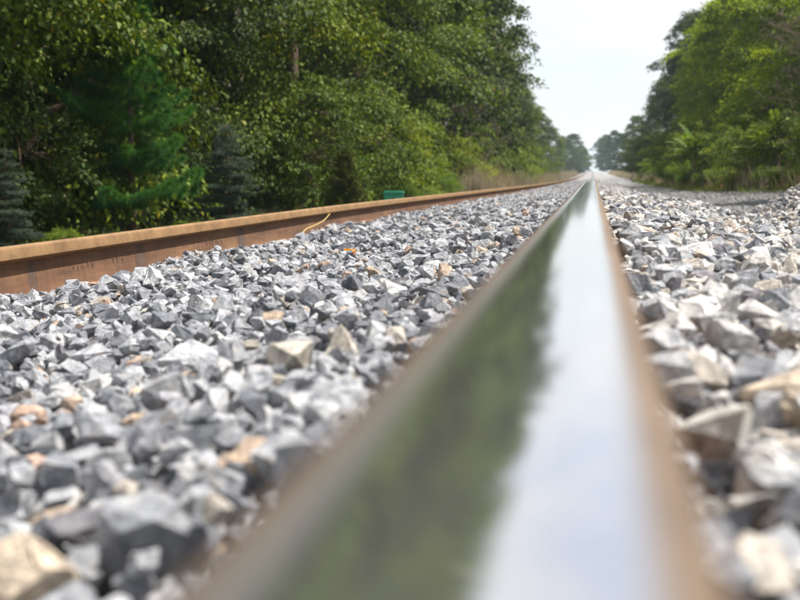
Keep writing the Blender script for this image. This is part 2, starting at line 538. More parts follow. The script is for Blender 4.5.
fx, fy, fr, fl = [], [], [], []
for (x0, x1, y0, y1, s, rm, lay) in (
        (-1.75, 2.5, .0, 4.2, .0225, .0140, 0), (-1.5, 2.3, .0, 4.2, .040, .0160, 1), (-1.5, 1.9, .1, 3.2, .15, .0210, 2),
        (-1.8, 2.8, 4.2, 11, .032, .0170, 0), (-1.5, 2.6, 4.2, 11, .060, .0195, 1),
        (-1.8, 2.0, 11, 26, .050, .0245, 0), (-1.8, 1.9, 26, 80, .12, .040, 0),
        (-3.6, -1.75, 0, 24, .10, .040, 0), (-3.6, -1.75, 24, 60, .18, .055, 0)):
    x, y = jitter_field(x0, x1, y0, y1, s)
    r = rm * np.exp(rng.normal(0, .27, len(x)))
    fx.append(x); fy.append(y); fr.append(r); fl.append(np.full(len(x), lay))
x, y, r, lay = map(np.concatenate, (fx, fy, fr, fl))
r = r * np.where((x > 0) & (y < 4.2), 1.22, 1.0)
r = np.clip(r, .008, .05)
keep = clear_of_rails(x, y, r)
# only what the lens, or one a step to the side of it, could see
keep &= (x > -1.0 - y * .80) & (x < 1.6 + y * .36)
# nothing inside the lens
keep &= (np.hypot(x - CAM[0], y) > .16)
x, y, r, lay = x[keep], y[keep], r[keep], lay[keep]
z = height(x, y) + np.where(lay == 0, -.010, np.where(lay == 1, .006, .012)) + rng.normal(0, .006, len(x))
near_rail = np.minimum(np.abs(x - XL), np.abs(x - XR)) < .14
z = z - np.where(near_rail & (lay > 0) & (x < 0), .02, 0)
rot = rng.uniform(-1, 1, (len(x), 3)) * np.array([.55, .55, math.pi])
scl = r[:, None] * (1 + rng.uniform(-.15, .15, (len(x), 3))) * 1.15
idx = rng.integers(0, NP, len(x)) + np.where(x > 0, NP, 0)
# the 300 stones that show largest become stones of their own
P = np.stack([x, y, z], -1)
d = P - CAM
fwd = np.array([-math.sin(YAW) * math.cos(PITCH), math.cos(YAW) * math.cos(PITCH), -math.sin(PITCH)])
rgt = np.array([math.cos(YAW), math.sin(YAW), 0]); upv = np.cross(rgt, fwd)
dep = d @ fwd
px, py = 400 + FPX * (d @ rgt) / dep, 300 - FPX * (d @ upv) / dep
# hidden behind the polished railhead?
tt = CAM[2] / np.maximum(CAM[2] - z, 1e-3)
hx = CAM[0] + (x - CAM[0]) * tt
hid = np.abs(hx) < .036
score = np.where((px > -20) & (px < 820) & (py > 170) & (py < 630) & (dep > .1) & ~hid, r / np.maximum(dep, .05), 0)
score = score * np.where(lay == 0, .75, 1)
sel = np.argsort(-score)[:292]
for k in sel:
    o = link('stone', (stone_meshes + pale_meshes)[idx[k]], ballast, P[k], rot[k])
    o.scale = scl[k]
# a few stones that stand out by size and colour
M_TAN = stone_material('buff_stone', [(0, (.56, .46, .35)), (1, (.56, .46, .35))])
M_DARK = stone_material('slate_stone', [(0, (.11, .11, .125)), (1, (.11, .11, .125))])
M_GREY = stone_material('grey_stone', [(0, (.27, .28, .30)), (1, (.27, .28, .30))])
M_PINK = stone_material('pink_stone', [(0, (.50, .35, .28)), (1, (.50, .35, .28))])
for (sx, sy, sz, sr, k, m_, rot_) in (
        (.158, .725, -.112, .048, 3, M_TAN, (.3, -.5, .6)), (.118, .62, -.122, .026, 7, M_DARK, (.1, .3, 1.0)), (.15, 1.16, -.125, .036, 5, M_GREY, (.2, .1, 2.0)),
        (-.215, .50, -.155, .038, 9, M_GREY, (.5, .3, .9)), (-.262, .46, -.172, .042, 11, M_TAN, (-.1, .1, .4)), (-.42, .71, -.198, .036, 2, M_PINK, (.1, -.2, .2)),
        (-.31, 1.30, -.185, .030, 13, M_DARK, (.3, .2, 1.7)), (-.47, 1.13, -.205, .030, 6, M_TAN, (.0, .2, 2.3))):
    o = link('stone', stone_meshes[k], ballast, (sx, sy, sz), rot_)
    o.scale = (sr, sr, sr)
    o.material_slots[0].link = 'OBJECT'; o.material_slots[0].material = m_
mask = np.ones(len(x), bool); mask[sel] = False
scatter('gravel', P[mask], rot[mask], scl[mask], idx[mask], STONES, ballast)

# finer gravel on the road
gx, gy, gr = [], [], []
for (x0, x1, y0, y1, s, rm) in ((2.0, 5.1, 4, 26, .06, .021), (2.0, 5.1, 26, 60, .11, .032)):
    xx, yy = jitter_field(x0, x1, y0, y1, s)
    gx.append(xx); gy.append(yy); gr.append(rm * np.exp(rng.normal(0, .3, len(xx))))
xx, yy, rr = map(np.concatenate, (gx, gy, gr))
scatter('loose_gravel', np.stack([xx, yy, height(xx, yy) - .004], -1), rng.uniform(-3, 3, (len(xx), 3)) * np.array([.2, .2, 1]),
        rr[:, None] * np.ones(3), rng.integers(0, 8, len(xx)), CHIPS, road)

# ---------------------------------------------------------------- rails
RH = .178
def arc(cx, cz, rad, a0, a1, n):
    return [(cx + rad * math.cos(R(a0 + (a1 - a0) * i / n)), cz + rad * math.sin(R(a0 + (a1 - a0) * i / n))) for i in range(n + 1)]
def head_profile():
    w = .0375
    right = []
    # crown (shallow radius), gauge corner, side, lower fillet
    for i in range(7):
        xx = (w - .011) * i / 6
        right.append((xx, -(xx / .0265) ** 2 * .0012))
    right += arc(w - .011, -.0122, .011, 84, 4, 7)
    right += [(w + .0004, -.030), (w + .0002, -.037), (w - .002, -.0395), (.016, -.0452), (.0095, -.0475)]
    left = [(-a, c) for a, c in right[1:]][::-1]
    return left + right
def web_profile():
    r_ = [(.0095, -.0475), (.0088, -.065), (.0086, -.100), (.0095, -.125), (.013, -.1405)]
    return [(-a, c) for a, c in r_][::-1] + r_
def foot_profile():
    r_ = [(.013, -.1405), (.022, -.1490), (.068, -.1630), (.076, -.1660), (.076, -RH)]
    return [(-a, c) for a, c in r_][::-1] + r_
RY = np.concatenate([np.linspace(-1.2, 3, 60), np.linspace(3.2, 40, 130), np.linspace(41, 470, 160)])
def sweep(prof, side, mat, name, parent, across=False):
    n, k = len(RY), len(prof)
    p = np.array(prof)
    tilt = -1.35 * math.atan(CANT / 1.5) * cantf(RY)
    zc = rail_z(side, RY)
    V = np.zeros((n, k, 3))
    # the cant leans both rails towards the lower one
    V[:, :, 0] = p[None, :, 0] * np.cos(tilt)[:, None] + p[None, :, 1] * np.sin(tilt)[:, None]
    V[:, :, 2] = zc[:, None] - p[None, :, 0] * np.sin(tilt)[:, None] + p[None, :, 1] * np.cos(tilt)[:, None]
    V[:, :, 1] = RY[:, None]
    i, j = np.meshgrid(np.arange(n - 1), np.arange(k), indexing='ij')
    a = i * k + j; b_ = i * k + (j + 1) % k
    F = np.stack([a, a + k, b_ + k, b_], -1).reshape(-1, 4)
    me = mesh_np(name, V.reshape(-1, 3), F, mat, True)
    bm = bmesh.new(); bm.from_mesh(me)
    bm.verts.ensure_lookup_table()
    bm.faces.new([bm.verts[q] for q in range(k)])
    bm.faces.new([bm.verts[(n - 1) * k + q] for q in range(k)][::-1])
    bmesh.ops.recalc_face_normals(bm, faces=bm.faces[:])
    for e in bm.edges:
        if len(e.link_faces) == 2 and e.calc_face_angle(0) > R(38): e.smooth = False
    bm.to_mesh(me); bm.free()
    if across:
        at = me.attributes.new('across', 'FLOAT', 'POINT')
        v = np.tile(np.where(p[:, 1] > -.0135, p[:, 0] / .0375, np.sign(p[:, 0]) * 1.6), n)
        at.data.foreach_set('value', v.astype(np.float32))
    o = link(name, me, parent)
    return o
def tilted(side, y, a, c):
    """point of a rail section (a across, c up from the railhead) in the rail's own frame"""
    t_ = -1.35 * math.atan(CANT / 1.5) * float(cantf(y))
    return (a * math.cos(t_) + c * math.sin(t_), y, float(rail_z(side, y)) - a * math.sin(t_) + c * math.cos(t_))

def box_mesh(name, sx, sy, sz, mat, bev=.003, taper=1.0):
    bm = bmesh.new()
    bmesh.ops.create_cube(bm, size=1)
    for v in bm.verts:
        k = taper if v.co.z > 0 else 1
        v.co = Vector((v.co.x * sx * k, v.co.y * sy * k, v.co.z * sz))
    bmesh.ops.bevel(bm, geom=bm.edges[:], offset=bev, segments=2, affect='EDGES')
    me = bpy.data.meshes.new(name); bm.to_mesh(me); bm.free()
    me.materials.append(mat)
    return me
M_PLATE = simple('rusty_plate', (.20, .085, .045), .8, .4, 30)
plate_me = box_mesh('tie_plate', .20, .35, .02, M_PLATE, .003)
def spike_mesh():
    bm = bmesh.new()
    bmesh.ops.create_cube(bm, size=1, matrix=Matrix.Translation((0, 0, -.03)) @ Matrix.Diagonal((.016, .016, .08, 1)))
    res = bmesh.ops.create_uvsphere(bm, u_segments=10, v_segments=6, radius=.5,
                                    matrix=Matrix.Translation((-.008, 0, .014)) @ Matrix.Diagonal((.042, .032, .018, 1)))
    me = bpy.data.meshes.new('spike'); bm.to_mesh(me); bm.free(); me.materials.append(M_PLATE)
    return me
spike_me = spike_mesh()
anchor_me = box_mesh('rail_anchor', .034, .030, .040, M_PLATE, .006, .8)
M_MARK = simple('rolled_brand_mark', (.105, .054, .032), .8, .3, 60)
M_DARKMARK = simple('dark_web_mark', (.075, .042, .027), .8, .45, 25)

for side, cx, nm, hm, lab in ((-1, XL, 'rail', M_HEAD_L, 'rusty brown rail with its web and ochre head side showing, along the trees'),
                              (1, XR, 'rail', M_HEAD_R, 'mirror-polished steel rail top reflecting trees and sky')):
    rail = link(nm, None, loc=(cx, 0, 0))
    tag(rail, lab, 'rail')
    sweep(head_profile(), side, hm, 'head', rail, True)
    sweep(web_profile(), side, M_RUST, 'web', rail)
    sweep(foot_profile(), side, M_RUST, 'foot', rail)
    for i, yy in enumerate(np.arange(1.10, 9, .53)):
        pl = link('tie_plate', plate_me, rail, tilted(side, yy, 0, -RH - .0105))
        for a in (-.088, .088):
            link('spike', spike_me, pl, (a, random.uniform(-.06, .06), .022 + random.uniform(0, .006)), (0, 0, 0 if a > 0 else math.pi))
    for yy in np.arange(1.10, 9, .53):
        for dy in (-.12, .12):
            link('rail_anchor', anchor_me, rail, tilted(side, yy + dy, .074 if side < 0 else -.074, -.158), (0, random.uniform(-.1, .1), random.uniform(-.15, .15)))
    if side < 0:
        # marks rolled proud into the web, too worn to read
        r2 = np.random.default_rng(3)
        for (y0, n) in ((2.72, 5), (2.98, 3), (3.78, 6), (5.6, 6)):
            for j in range(n):
                w_, h_ = r2.uniform(.005, .020), r2.uniform(.012, .024)
                link('brand_mark', box_mesh('brand_mark', .0022, w_, h_, M_MARK, .0006), rail, tilted(side, y0 + j * .03 + r2.uniform(-.008, .008), .0088, -.092 + r2.uniform(-.004, .004)))
        for (yy, wy) in ((2.50, .026), (3.17, .045), (4.18, .06)):
            # thin dark brown bands laid over the web, following its curve
            pts = [(.0097, -.050), (.0092, -.065), (.0090, -.100), (.0099, -.125), (.0136, -.1400)]
            V = []
            for k in range(4):
                for a, c in pts:
                    V.append(tilted(side, yy + wy * (k - 1.5) / 2 + .004 * math.sin(k * 3 + c * 80), a, c))
            F = [[k * 5 + q, k * 5 + q + 1, (k + 1) * 5 + q + 1, (k + 1) * 5 + q] for k in range(3) for q in range(4)]
            pm = link('dark_mark', mesh_np('dark_mark', np.array(V), np.array(F), M_DARKMARK, True), rail)

# ---------------------------------------------------------------- plants: building blocks
def tube(P, rad, k=5):
    """tapered tube along a polyline; quads"""
    P = np.asarray(P, float); n = len(P)
    T = norm(np.gradient(P, axis=0))
    ref = np.where(np.abs(T[:, 2:3]) > .9, np.array([[1., 0, 0]]), np.array([[0, 0, 1.]]))
    A = norm(np.cross(T, ref)); B = np.cross(T, A)
    ang = np.arange(k) * 2 * math.pi / k
    rad = np.broadcast_to(np.asarray(rad, float), (n,))
    V = P[:, None] + rad[:, None, None] * (np.cos(ang)[None, :, None] * A[:, None] + np.sin(ang)[None, :, None] * B[:, None])
    i, j = np.meshgrid(np.arange(n - 1), np.arange(k), indexing='ij')
    a = i * k + j; b_ = i * k + (j + 1) % k
    return V.reshape(-1, 3), np.stack([a, b_, b_ + k, a + k], -1).reshape(-1, 4)

def leaves(C, D, Nn, Ls, Ws, fold=.25):
    """folded diamond leaves: base C, direction D, normal Nn, length, width"""
    D = norm(D); S = norm(np.cross(D, Nn)); U = np.cross(S, D)
    L_, W_ = Ls[:, None], Ws[:, None]
    mid = C + D * L_ * .45
    V = np.stack([C, mid - S * W_ * .5 + U * W_ * fold, C + D * L_ - U * L_ * .10, mid + S * W_ * .5 + U * W_ * fold], 1)
    n = len(C)
    return V.reshape(-1, 3), np.arange(n * 4).reshape(n, 4)

def curve(p0, p1, bend, n, r, wob=.0):
    t_ = np.linspace(0, 1, n)[:, None]
    mid = (p0 + p1) / 2 + bend
    P = (1 - t_) ** 2 * p0 + 2 * t_ * (1 - t_) * mid + t_ ** 2 * p1
    if wob: P[1:-1] += r.normal(0, wob, (n - 2, 3))
    return P

def broadleaf(seed, H, Rc, base, nclump, leaf, per, droop=.35, cr=.62, lean=0.0):
    r = np.random.default_rng(seed)
    trunkP = np.stack([np.cumsum(r.normal(0, .10, 9)) + lean * np.linspace(0, 1, 9) ** 2, np.cumsum(r.normal(0, .10, 9)), np.linspace(-.4, H * .88, 9)], -1)
    trunkP[0, :2] = 0
    tr = H * .0125 * np.linspace(1.0, .12, 9); tr[0] *= 1.35
    wood = [tube(trunkP, tr, 8)]
    def on_trunk(z):
        return np.array([np.interp(z, trunkP[:, 2], trunkP[:, q]) for q in range(3)])
    # lobed envelope
    ph = r.uniform(0, 6.28, 6); am = r.uniform(.05, .20, 6)
    def env(t_, a):
        prof = np.sin(np.clip((t_ - base) / (1.02 - base), 0, 1) ** .8 * math.pi) ** .55
        lob = 1 + sum(am[q] * np.sin((q + 1) * a + ph[q] + t_ * (4 + 3 * q)) for q in range(6)) * .9
        return Rc * np.clip(prof, .18, 1) * lob
    nl = int(H * 1.7)
    limbs = []
    for q in range(nl):
        t1 = base + (1 - base) * (q + .5) / nl * .98
        a = q * 2.399 + r.uniform(-.4, .4)
        rad = env(t1, a) * r.uniform(.55, .85)
        z1 = t1 * H
        p1 = np.array([rad * math.cos(a), rad * math.sin(a), z1]) + np.array([lean * t1, 0, 0])
        p0 = on_trunk(max(.08 * H, z1 - rad * r.uniform(.5, .9)))
        P = curve(p0, p1, np.array([0, 0, -.12 * rad]), 8, r, .05)
        wood.append(tube(P, np.linspace(.0042 * H + .012, .012, 8), 5))
        limbs.append(P)
    LP = np.concatenate(limbs)
    t_ = base + (1 - base) * r.random(nclump) ** .85
    a = r.uniform(0, 2 * math.pi, nclump)
    rad = env(t_, a) * (.35 + .68 * r.random(nclump) ** .45)
    C = np.stack([rad * np.cos(a) + lean * t_, rad * np.sin(a), t_ * H + r.normal(0, .2, nclump)], -1)
    C[:, 2] = np.maximum(C[:, 2], .4)
    cs = cr * np.exp(r.normal(0, .28, nclump))
    for q in range(nclump):
        k = np.argmin(((LP - C[q]) ** 2).sum(1))
        wood.append(tube(curve(LP[k], C[q] + np.array([0, 0, -.1]), np.array([0, 0, .12]), 4, r), np.linspace(.014, .005, 4), 3))
    n_each = np.maximum(8, per * (cs / cr) ** 2).astype(int)
    cid = np.repeat(np.arange(nclump), n_each); n = len(cid)
    dirs = norm(r.normal(size=(n, 3)))
    # a spray: leaves strung on short twigs rather than an even ball
    tw = 14
    twd = norm(r.normal(size=(nclump, tw, 3)) * np.array([1, 1, .5]) + norm(C - np.array([0, 0, H * .5]))[:, None] * .5)
    wt = twd[cid, r.integers(0, tw, n)]
    off = wt * (r.random((n, 1)) ** .7) * 1.05 + dirs * .24
    off[:, 2] = off[:, 2] * .55 - droop * (off[:, :2] ** 2).sum(1)
    pos = C[cid] + off * cs[cid, None]
    out = norm(np.stack([pos[:, 0], pos[:, 1], np.zeros(n)], -1))
    D = norm(wt * .6 + norm(r.normal(size=(n, 3))) * .8 + np.array([0, 0, -droop * 1.6]) + out * .3)
    Nn = norm(norm(r.normal(size=(n, 3))) * .75 + np.array([0, 0, .8]) + out * .45)
    Ls = leaf * np.exp(r.normal(0, .22, n))
    return joinVF(wood), leaves(pos, D, Nn, Ls, Ls * r.uniform(.45, .65, n))

def blades(P, hgt, r, lean=.35, w=.006, seg=2):
    """grass blades, two quads each"""
    n = len(P)
    a = r.uniform(0, 6.283, n)
    S = np.stack([np.cos(a), np.sin(a), 0 * a], -1)
    Ld = np.stack([-np.sin(a), np.cos(a), 0 * a], -1) * (lean * r.normal(0, 1, n))[:, None]
    h = hgt * np.exp(r.normal(0, .3, n)); W = w * np.exp(r.normal(0, .3, n))[:, None]
    hz = np.stack([0 * h, 0 * h, h], -1)
    p1 = P + hz * .55 + Ld * h[:, None] * .35
    p2 = P + hz + Ld * h[:, None]
    V = np.stack([P - S * W, P + S * W, p1 + S * W * .8, p1 - S * W * .8, p2 + S * W * .15, p2 - S * W * .15], 1).reshape(-1, 3)
    b0 = np.arange(n) * 6
    F = np.concatenate([np.stack([b0, b0 + 1, b0 + 2, b0 + 3], -1), np.stack([b0 + 3, b0 + 2, b0 + 4, b0 + 5], -1)])
    return V, F

def needles(C, D, per, ln, w, r, spread=.6):
    n = len(C) * per
    c = np.repeat(C, per, 0); d = np.repeat(norm(D), per, 0)
    d = norm(d + spread * r.normal(size=(n, 3)))
    s = norm(np.cross(d, r.normal(size=(n, 3)))) * (w * .5)
    l_ = (ln * np.exp(r.normal(0, .2, n)))[:, None]
    V = np.stack([c - s, c + s, c + d * l_ + s * .4, c + d * l_ - s * .4], 1).reshape(-1, 3)
    return V, np.arange(n * 4).reshape(n, 4)

def conifer(seed, H, Rb, whorls, arms, clump_step, per, ln, w, droop, upcurl, base=.05, spread=.6, side=.45, gap=.0):
    r = np.random.default_rng(seed)
    tp = np.stack([np.zeros(6), np.zeros(6), np.linspace(-.2, H, 6)], -1)
    wood = [tube(tp, H * .013 * np.linspace(1, .08, 6) + .004, 7)]
    C, D = [], []
    for q in range(whorls):
        t_ = base + (1 - base) * (q + .3) / whorls
        z = t_ * H
        Lb = Rb * (1 - t_) ** .85 * r.uniform(.8, 1.15) + .08 * Rb
        for k in range(arms):
            a = k * 2 * math.pi / arms + q * 1.1 + r.uniform(-.25, .25)
            l1 = Lb * r.uniform(.45, 1.15)
            if r.random() < gap: continue
            z = (t_ + r.uniform(-.55, .55) * (1 - base) / whorls) * H
            u = np.array([math.cos(a), math.sin(a), 0])
            P = np.stack([u * l1 * s + np.array([0, 0, z - droop * l1 * s + upcurl * l1 * s * s]) for s in np.linspace(0, 1, 6)])
            wood.append(tube(P, np.linspace(.010 + .004 * l1, .003, 6), 4))
            nst = max(2, int(l1 / clump_step))
            for s in np.linspace(.25, 1, nst):
                p = u * l1 * s + np.array([0, 0, z - droop * l1 * s + upcurl * l1 * s * s])
                C.append(p); D.append(u + np.array([0, 0, .25]))
                tl = side * l1 * (1.08 - s)
                for sg in (-1, 1):
                    v = np.array([-u[1], u[0], 0]) * sg * .8 + u * .6
                    nn = max(1, int(tl / clump_step))
                    for m_ in range(nn):
                        ff = (m_ + 1) / nn
                        C.append(p + v * tl * ff + np.array([0, 0, -droop * .25 * tl * ff])); D.append(v + np.array([0, 0, .2]))
    C = np.array(C); D = np.array(D)
    C = C + r.normal(0, .012, C.shape)
    return joinVF(wood), needles(C, D, per, ln, w, r, spread)

class Plant:
    """a kind of plant: trunk and crown meshes shared by all of its copies"""
    def __init__(self, name, wood, crown, mw, mc, stem='trunk', top='crown'):
        self.name, self.stem, self.top = name, stem, top
        self.w = mesh_np(stem, *wood, mw, True)
        self.c = mesh_np(top, *crown, mc)
    def put(self, x, y, label, cat, group=None, s=1.0, rz=None, sz=None, name=None, dz=-.16):
        rz = random.uniform(0, 6.28) if rz is None else rz
        e = link(name or self.name, None, loc=(x, y, float(height(x, y)) + dz), rot=(0, 0, rz))
        e.scale = (s, s, s if sz is None else sz)
        tag(e, label, cat, group)
        link(self.stem, self.w, e); link(self.top, self.c, e)
        return e

# kinds of tree
near_kinds = [
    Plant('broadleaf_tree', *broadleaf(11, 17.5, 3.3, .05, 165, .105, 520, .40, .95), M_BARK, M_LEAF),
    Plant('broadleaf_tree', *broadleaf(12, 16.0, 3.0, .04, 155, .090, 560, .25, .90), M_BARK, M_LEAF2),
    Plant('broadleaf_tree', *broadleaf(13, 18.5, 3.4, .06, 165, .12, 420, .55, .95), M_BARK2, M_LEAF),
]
far_kinds = [
    Plant('broadleaf_tree', *broadleaf(21, 16.0, 3.6, .05, 260, .20, 130, .3, .8), M_BARK, M_LEAF),
    Plant('broadleaf_tree', *broadleaf(22, 14.0, 3.4, .05, 250, .19, 130, .3, .8), M_BARK, M_LEAF2),
    Plant('broadleaf_tree', *broadleaf(23, 18.0, 4.0, .06, 290, .21, 120, .3, .85), M_BARK2, M_LEAF2),
]
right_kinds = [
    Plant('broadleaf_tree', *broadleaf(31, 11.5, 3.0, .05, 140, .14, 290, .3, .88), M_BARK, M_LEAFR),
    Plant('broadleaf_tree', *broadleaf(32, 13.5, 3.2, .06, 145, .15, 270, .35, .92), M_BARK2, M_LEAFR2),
]
shrub_kinds = [
    Plant('shrub', *broadleaf(41, 2.2, 1.0, .10, 60, .075, 110, .2, .33), M_BARK2, M_SHRUB, 'stem', 'foliage'),
    Plant('shrub', *broadleaf(42, 3.4, 1.3, .08, 80, .085, 120, .3, .40), M_BARK2, M_LEAF, 'stem', 'foliage'),
    Plant('shrub', *broadleaf(43, 1.5, .85, .12, 45, .06, 110, .1, .28), M_BARK2, M_LEAFY, 'stem', 'foliage'),
    Plant('shrub', *broadleaf(44, 3.2, 1.3, .08, 80, .085, 120, .3, .40), M_BARK2, M_LEAF2, 'stem', 'foliage'),
]
pine_kind = Plant('pine_tree', *conifer(51, 9.0, 2.7, 19, 6, .26, 120, .17, .0085, -.05, .22, .13, 1.0, .45, .15), M_BARK2, M_PINE)
spruce_kind = Plant('spruce_tree', *conifer(52, 2.0, .80, 13, 8, .035, 34, .030, .0055, .32, .26, .05, .8, .5), M_BARK2, M_SPRUCE)
juniper_kind = Plant('juniper_tree', *conifer(53, 1.7, .42, 22, 9, .05, 34, .05, .0075, -.9, .25, .02, .7, .30), M_BARK2, M_JUNIPER)

def bare_tree(seed, H, spread, n1, n2, n3):
    r = np.random.default_rng(seed)
    T = np.stack([np.cumsum(r.normal(0, .12, 8)), np.cumsum(r.normal(0, .12, 8)), np.linspace(-.3, H, 8)], -1)
    W = [tube(T, np.linspace(.05, .012, 8) * H / 6, 6)]
    for i in range(n1):
        z = H * r.uniform(.15, .98)
        p0 = np.array([np.interp(z, T[:, 2], T[:, q]) for q in range(3)])
        a = r.uniform(0, 6.28); l1 = spread * r.uniform(.4, 1)
        p1 = p0 + np.array([math.cos(a), math.sin(a), r.uniform(-.1, .9)]) * l1
        P = curve(p0, p1, r.normal(0, .15, 3) * l1, 7, r, .04)
        W.append(tube(P, np.linspace(.017, .006, 7), 4))
        for j in range(n2):
            q0 = P[r.integers(2, 7)]
            q1 = q0 + norm(r.normal(size=3) + (p1 - p0) / l1 * .7) * r.uniform(.3, .9)
            Q = curve(q0, q1, r.normal(0, .1, 3), 4, r, .02)
            W.append(tube(Q, np.linspace(.008, .004, 4), 3))
            for k in range(n3):
                s0 = Q[r.integers(1, 4)]
                W.append(tube(np.stack([s0, s0 + norm(r.normal(size=3)) * .15, s0 + norm(r.normal(size=3)) * .32]), [.005, .004, .003], 3))
    return joinVF(W)
bare_me = mesh_np('branches', *bare_tree(61, 6.5, 2.2, 46, 9, 3), M_TWIG, True)

def fronds(seed, H, n, fl):
    """a young tree with feathered fronds at the top of bare stems"""
    r = np.random.default_rng(seed)
    W, C, D, N_ = [], [], [], []
    for q in range(4):
        a = q * 1.57 + r.uniform(-.5, .5)
        top = np.array([math.cos(a) * .35, math.sin(a) * .35, H * r.uniform(.7, 1)]) if q else np.array([0, 0, H])
        P = curve(np.array([0, 0, -.2]), top, r.normal(0, .1, 3), 6, r)
        W.append(tube(P, np.linspace(.025, .012, 6), 5))
        for k in range(n // 4 + (3 if q == 0 else 0)):
            p0 = P[-1] - np.array([0, 0, .05 * k]); b_ = k * 2.4 + r.uniform(-.4, .4)
            el = r.uniform(.15, .95)
            p1 = p0 + np.array([math.cos(b_) * math.cos(el), math.sin(b_) * math.cos(el), math.sin(el)]) * fl * r.uniform(.7, 1.1)
            Q = curve(p0, p1, np.array([0, 0, .18 * fl]), 16, r)
            W.append(tube(Q, np.linspace(.008, .003, 16), 3))
            T = norm(np.gradient(Q, axis=0))
            for i in range(2, 16):
                sd = norm(np.cross(T[i], np.array([0, 0, 1.])))
                for sg in (-1, 1):
                    C.append(Q[i]); D.append(sd * sg + T[i] * .45 + np.array([0, 0, -.12])); N_.append(np.cross(sd, T[i]) + r.normal(0, .12, 3))
    n_ = len(C)
    Ls = fl * .19 * np.exp(r.normal(0, .12, n_))
    return joinVF(W), leaves(np.array(C), np.array(D), np.array(N_), Ls, Ls * .36, .12)
frond_kind = Plant('sumac', *fronds(71, 1.7, 32, 1.0), M_BARK2, M_LEAFY, 'stem', 'fronds')

# ---------------------------------------------------------------- planting: the wood beyond the rusty rail
GL = 'leafy trees in the front row beyond the rusty rail'
LL = ['big-leaved hanging tree at the open end of the row beyond the rusty rail', 'tall leafy tree with drooping sprays hanging over the small dark spruce',
      'dark small-leaved tree standing behind the small dark spruce', 'tall leafy tree with drooping sprays standing behind the pine',
      'big-leaved hanging tree standing behind the blue-green spruce', 'dark small-leaved tree standing behind the juniper',
      'tall leafy tree with drooping sprays behind the green utility box', 'big-leaved tall tree standing just beyond the green utility box',
      'tall leafy tree with drooping sprays beside the leafless dead tree']
ys = [1.5, 5.5, 9.2, 12.6, 16.5, 20.5, 25, 30, 36]
xs = [-9.2, -9.4, -9.6, -9.9, -10.0, -9.6, -9.3, -9.0, -8.8]
for i, (xx, yy) in enumerate(zip(xs, ys)):
    k = (2, 0, 1, 0, 2, 1, 0, 2, 0)[i]
    near_kinds[k].put(xx, yy, LL[i], 'tree', GL, random.uniform(.95, 1.1))
for i, (xx, yy) in enumerate([(-8.6, 43), (-8.3, 51), (-8.4, 60), (-8.0, 70)]):
    k = (0, 1, 2, 0)[i]
    far_kinds[k].put(xx, yy, 'leafy tree farther along the row beyond the rusty rail', 'tree', 'leafy trees farther along beyond the rusty rail', (1.0, 1.1, .95, .8)[i])
for i, (xx, yy) in enumerate([(-7.6, 84), (-8.2, 100), (-8.6, 122), (-9, 150)]):
    far_kinds[(1, 2, 0, 1)[i]].put(xx, yy, 'smaller hazy tree where the wood beyond the rusty rail thins', 'tree', 'smaller hazy trees beyond the rusty rail', (.62, .62, .7, .75)[i])
for i, (xx, yy) in enumerate([(-8.5, 205), (-7.2, 250), (-6.2, 310), (-4.9, 380), (-4.4, 440)]):
    far_kinds[i % 3].put(xx, yy, 'round blue-grey hazy tree far down the line beyond the rusty rail', 'tree', 'far hazy trees beyond the rusty rail', (.75, .85, 1.0, 1.0, 1.05)[i], sz=(.62, .65, .66, .62, .62)[i])
for i, yy in enumerate(np.arange(2, 64, 4.6)):
    far_kinds[i % 3].put(-14.6 + random.uniform(-.8, .8), yy, 'shadowy tree behind the front row beyond the rusty rail', 'tree', 'second row of trees beyond the rusty rail', random.uniform(.9, 1.1))
for i, yy in enumerate(np.arange(0, 60, 7)):
    far_kinds[(i + 1) % 3].put(-21 + random.uniform(-1, 1), yy + 2, 'shadowy tree deep in the wood beyond the rusty rail', 'tree', 'trees deep in the wood beyond the rusty rail', random.uniform(.9, 1.1))

for i, yy in enumerate(np.arange(0, 90, 8)):
    far_kinds[i % 3].put(-28 + random.uniform(-1.5, 1.5), yy + 3, 'tree at the dark back of the wood beyond the rusty rail', 'tree', 'trees at the dark back of the wood', random.uniform(1.1, 1.3))
pine_kind.put(-7.5, 15.6, 'soft-needled green pine standing in front of the leafy trees', 'pine', s=.55)
spruce_kind.put(-5.75, 15.4, 'small blue-green spruce with layered branches beside the pine', 'spruce', s=1.0)
spruce_kind.put(-6.85, 10.9, 'small dark spruce in deep shade by the rusty rail', 'spruce', s=.75)
juniper_kind.put(-5.0, 20.2, 'narrow olive-green juniper rising behind the rusty rail', 'juniper', s=1.0)

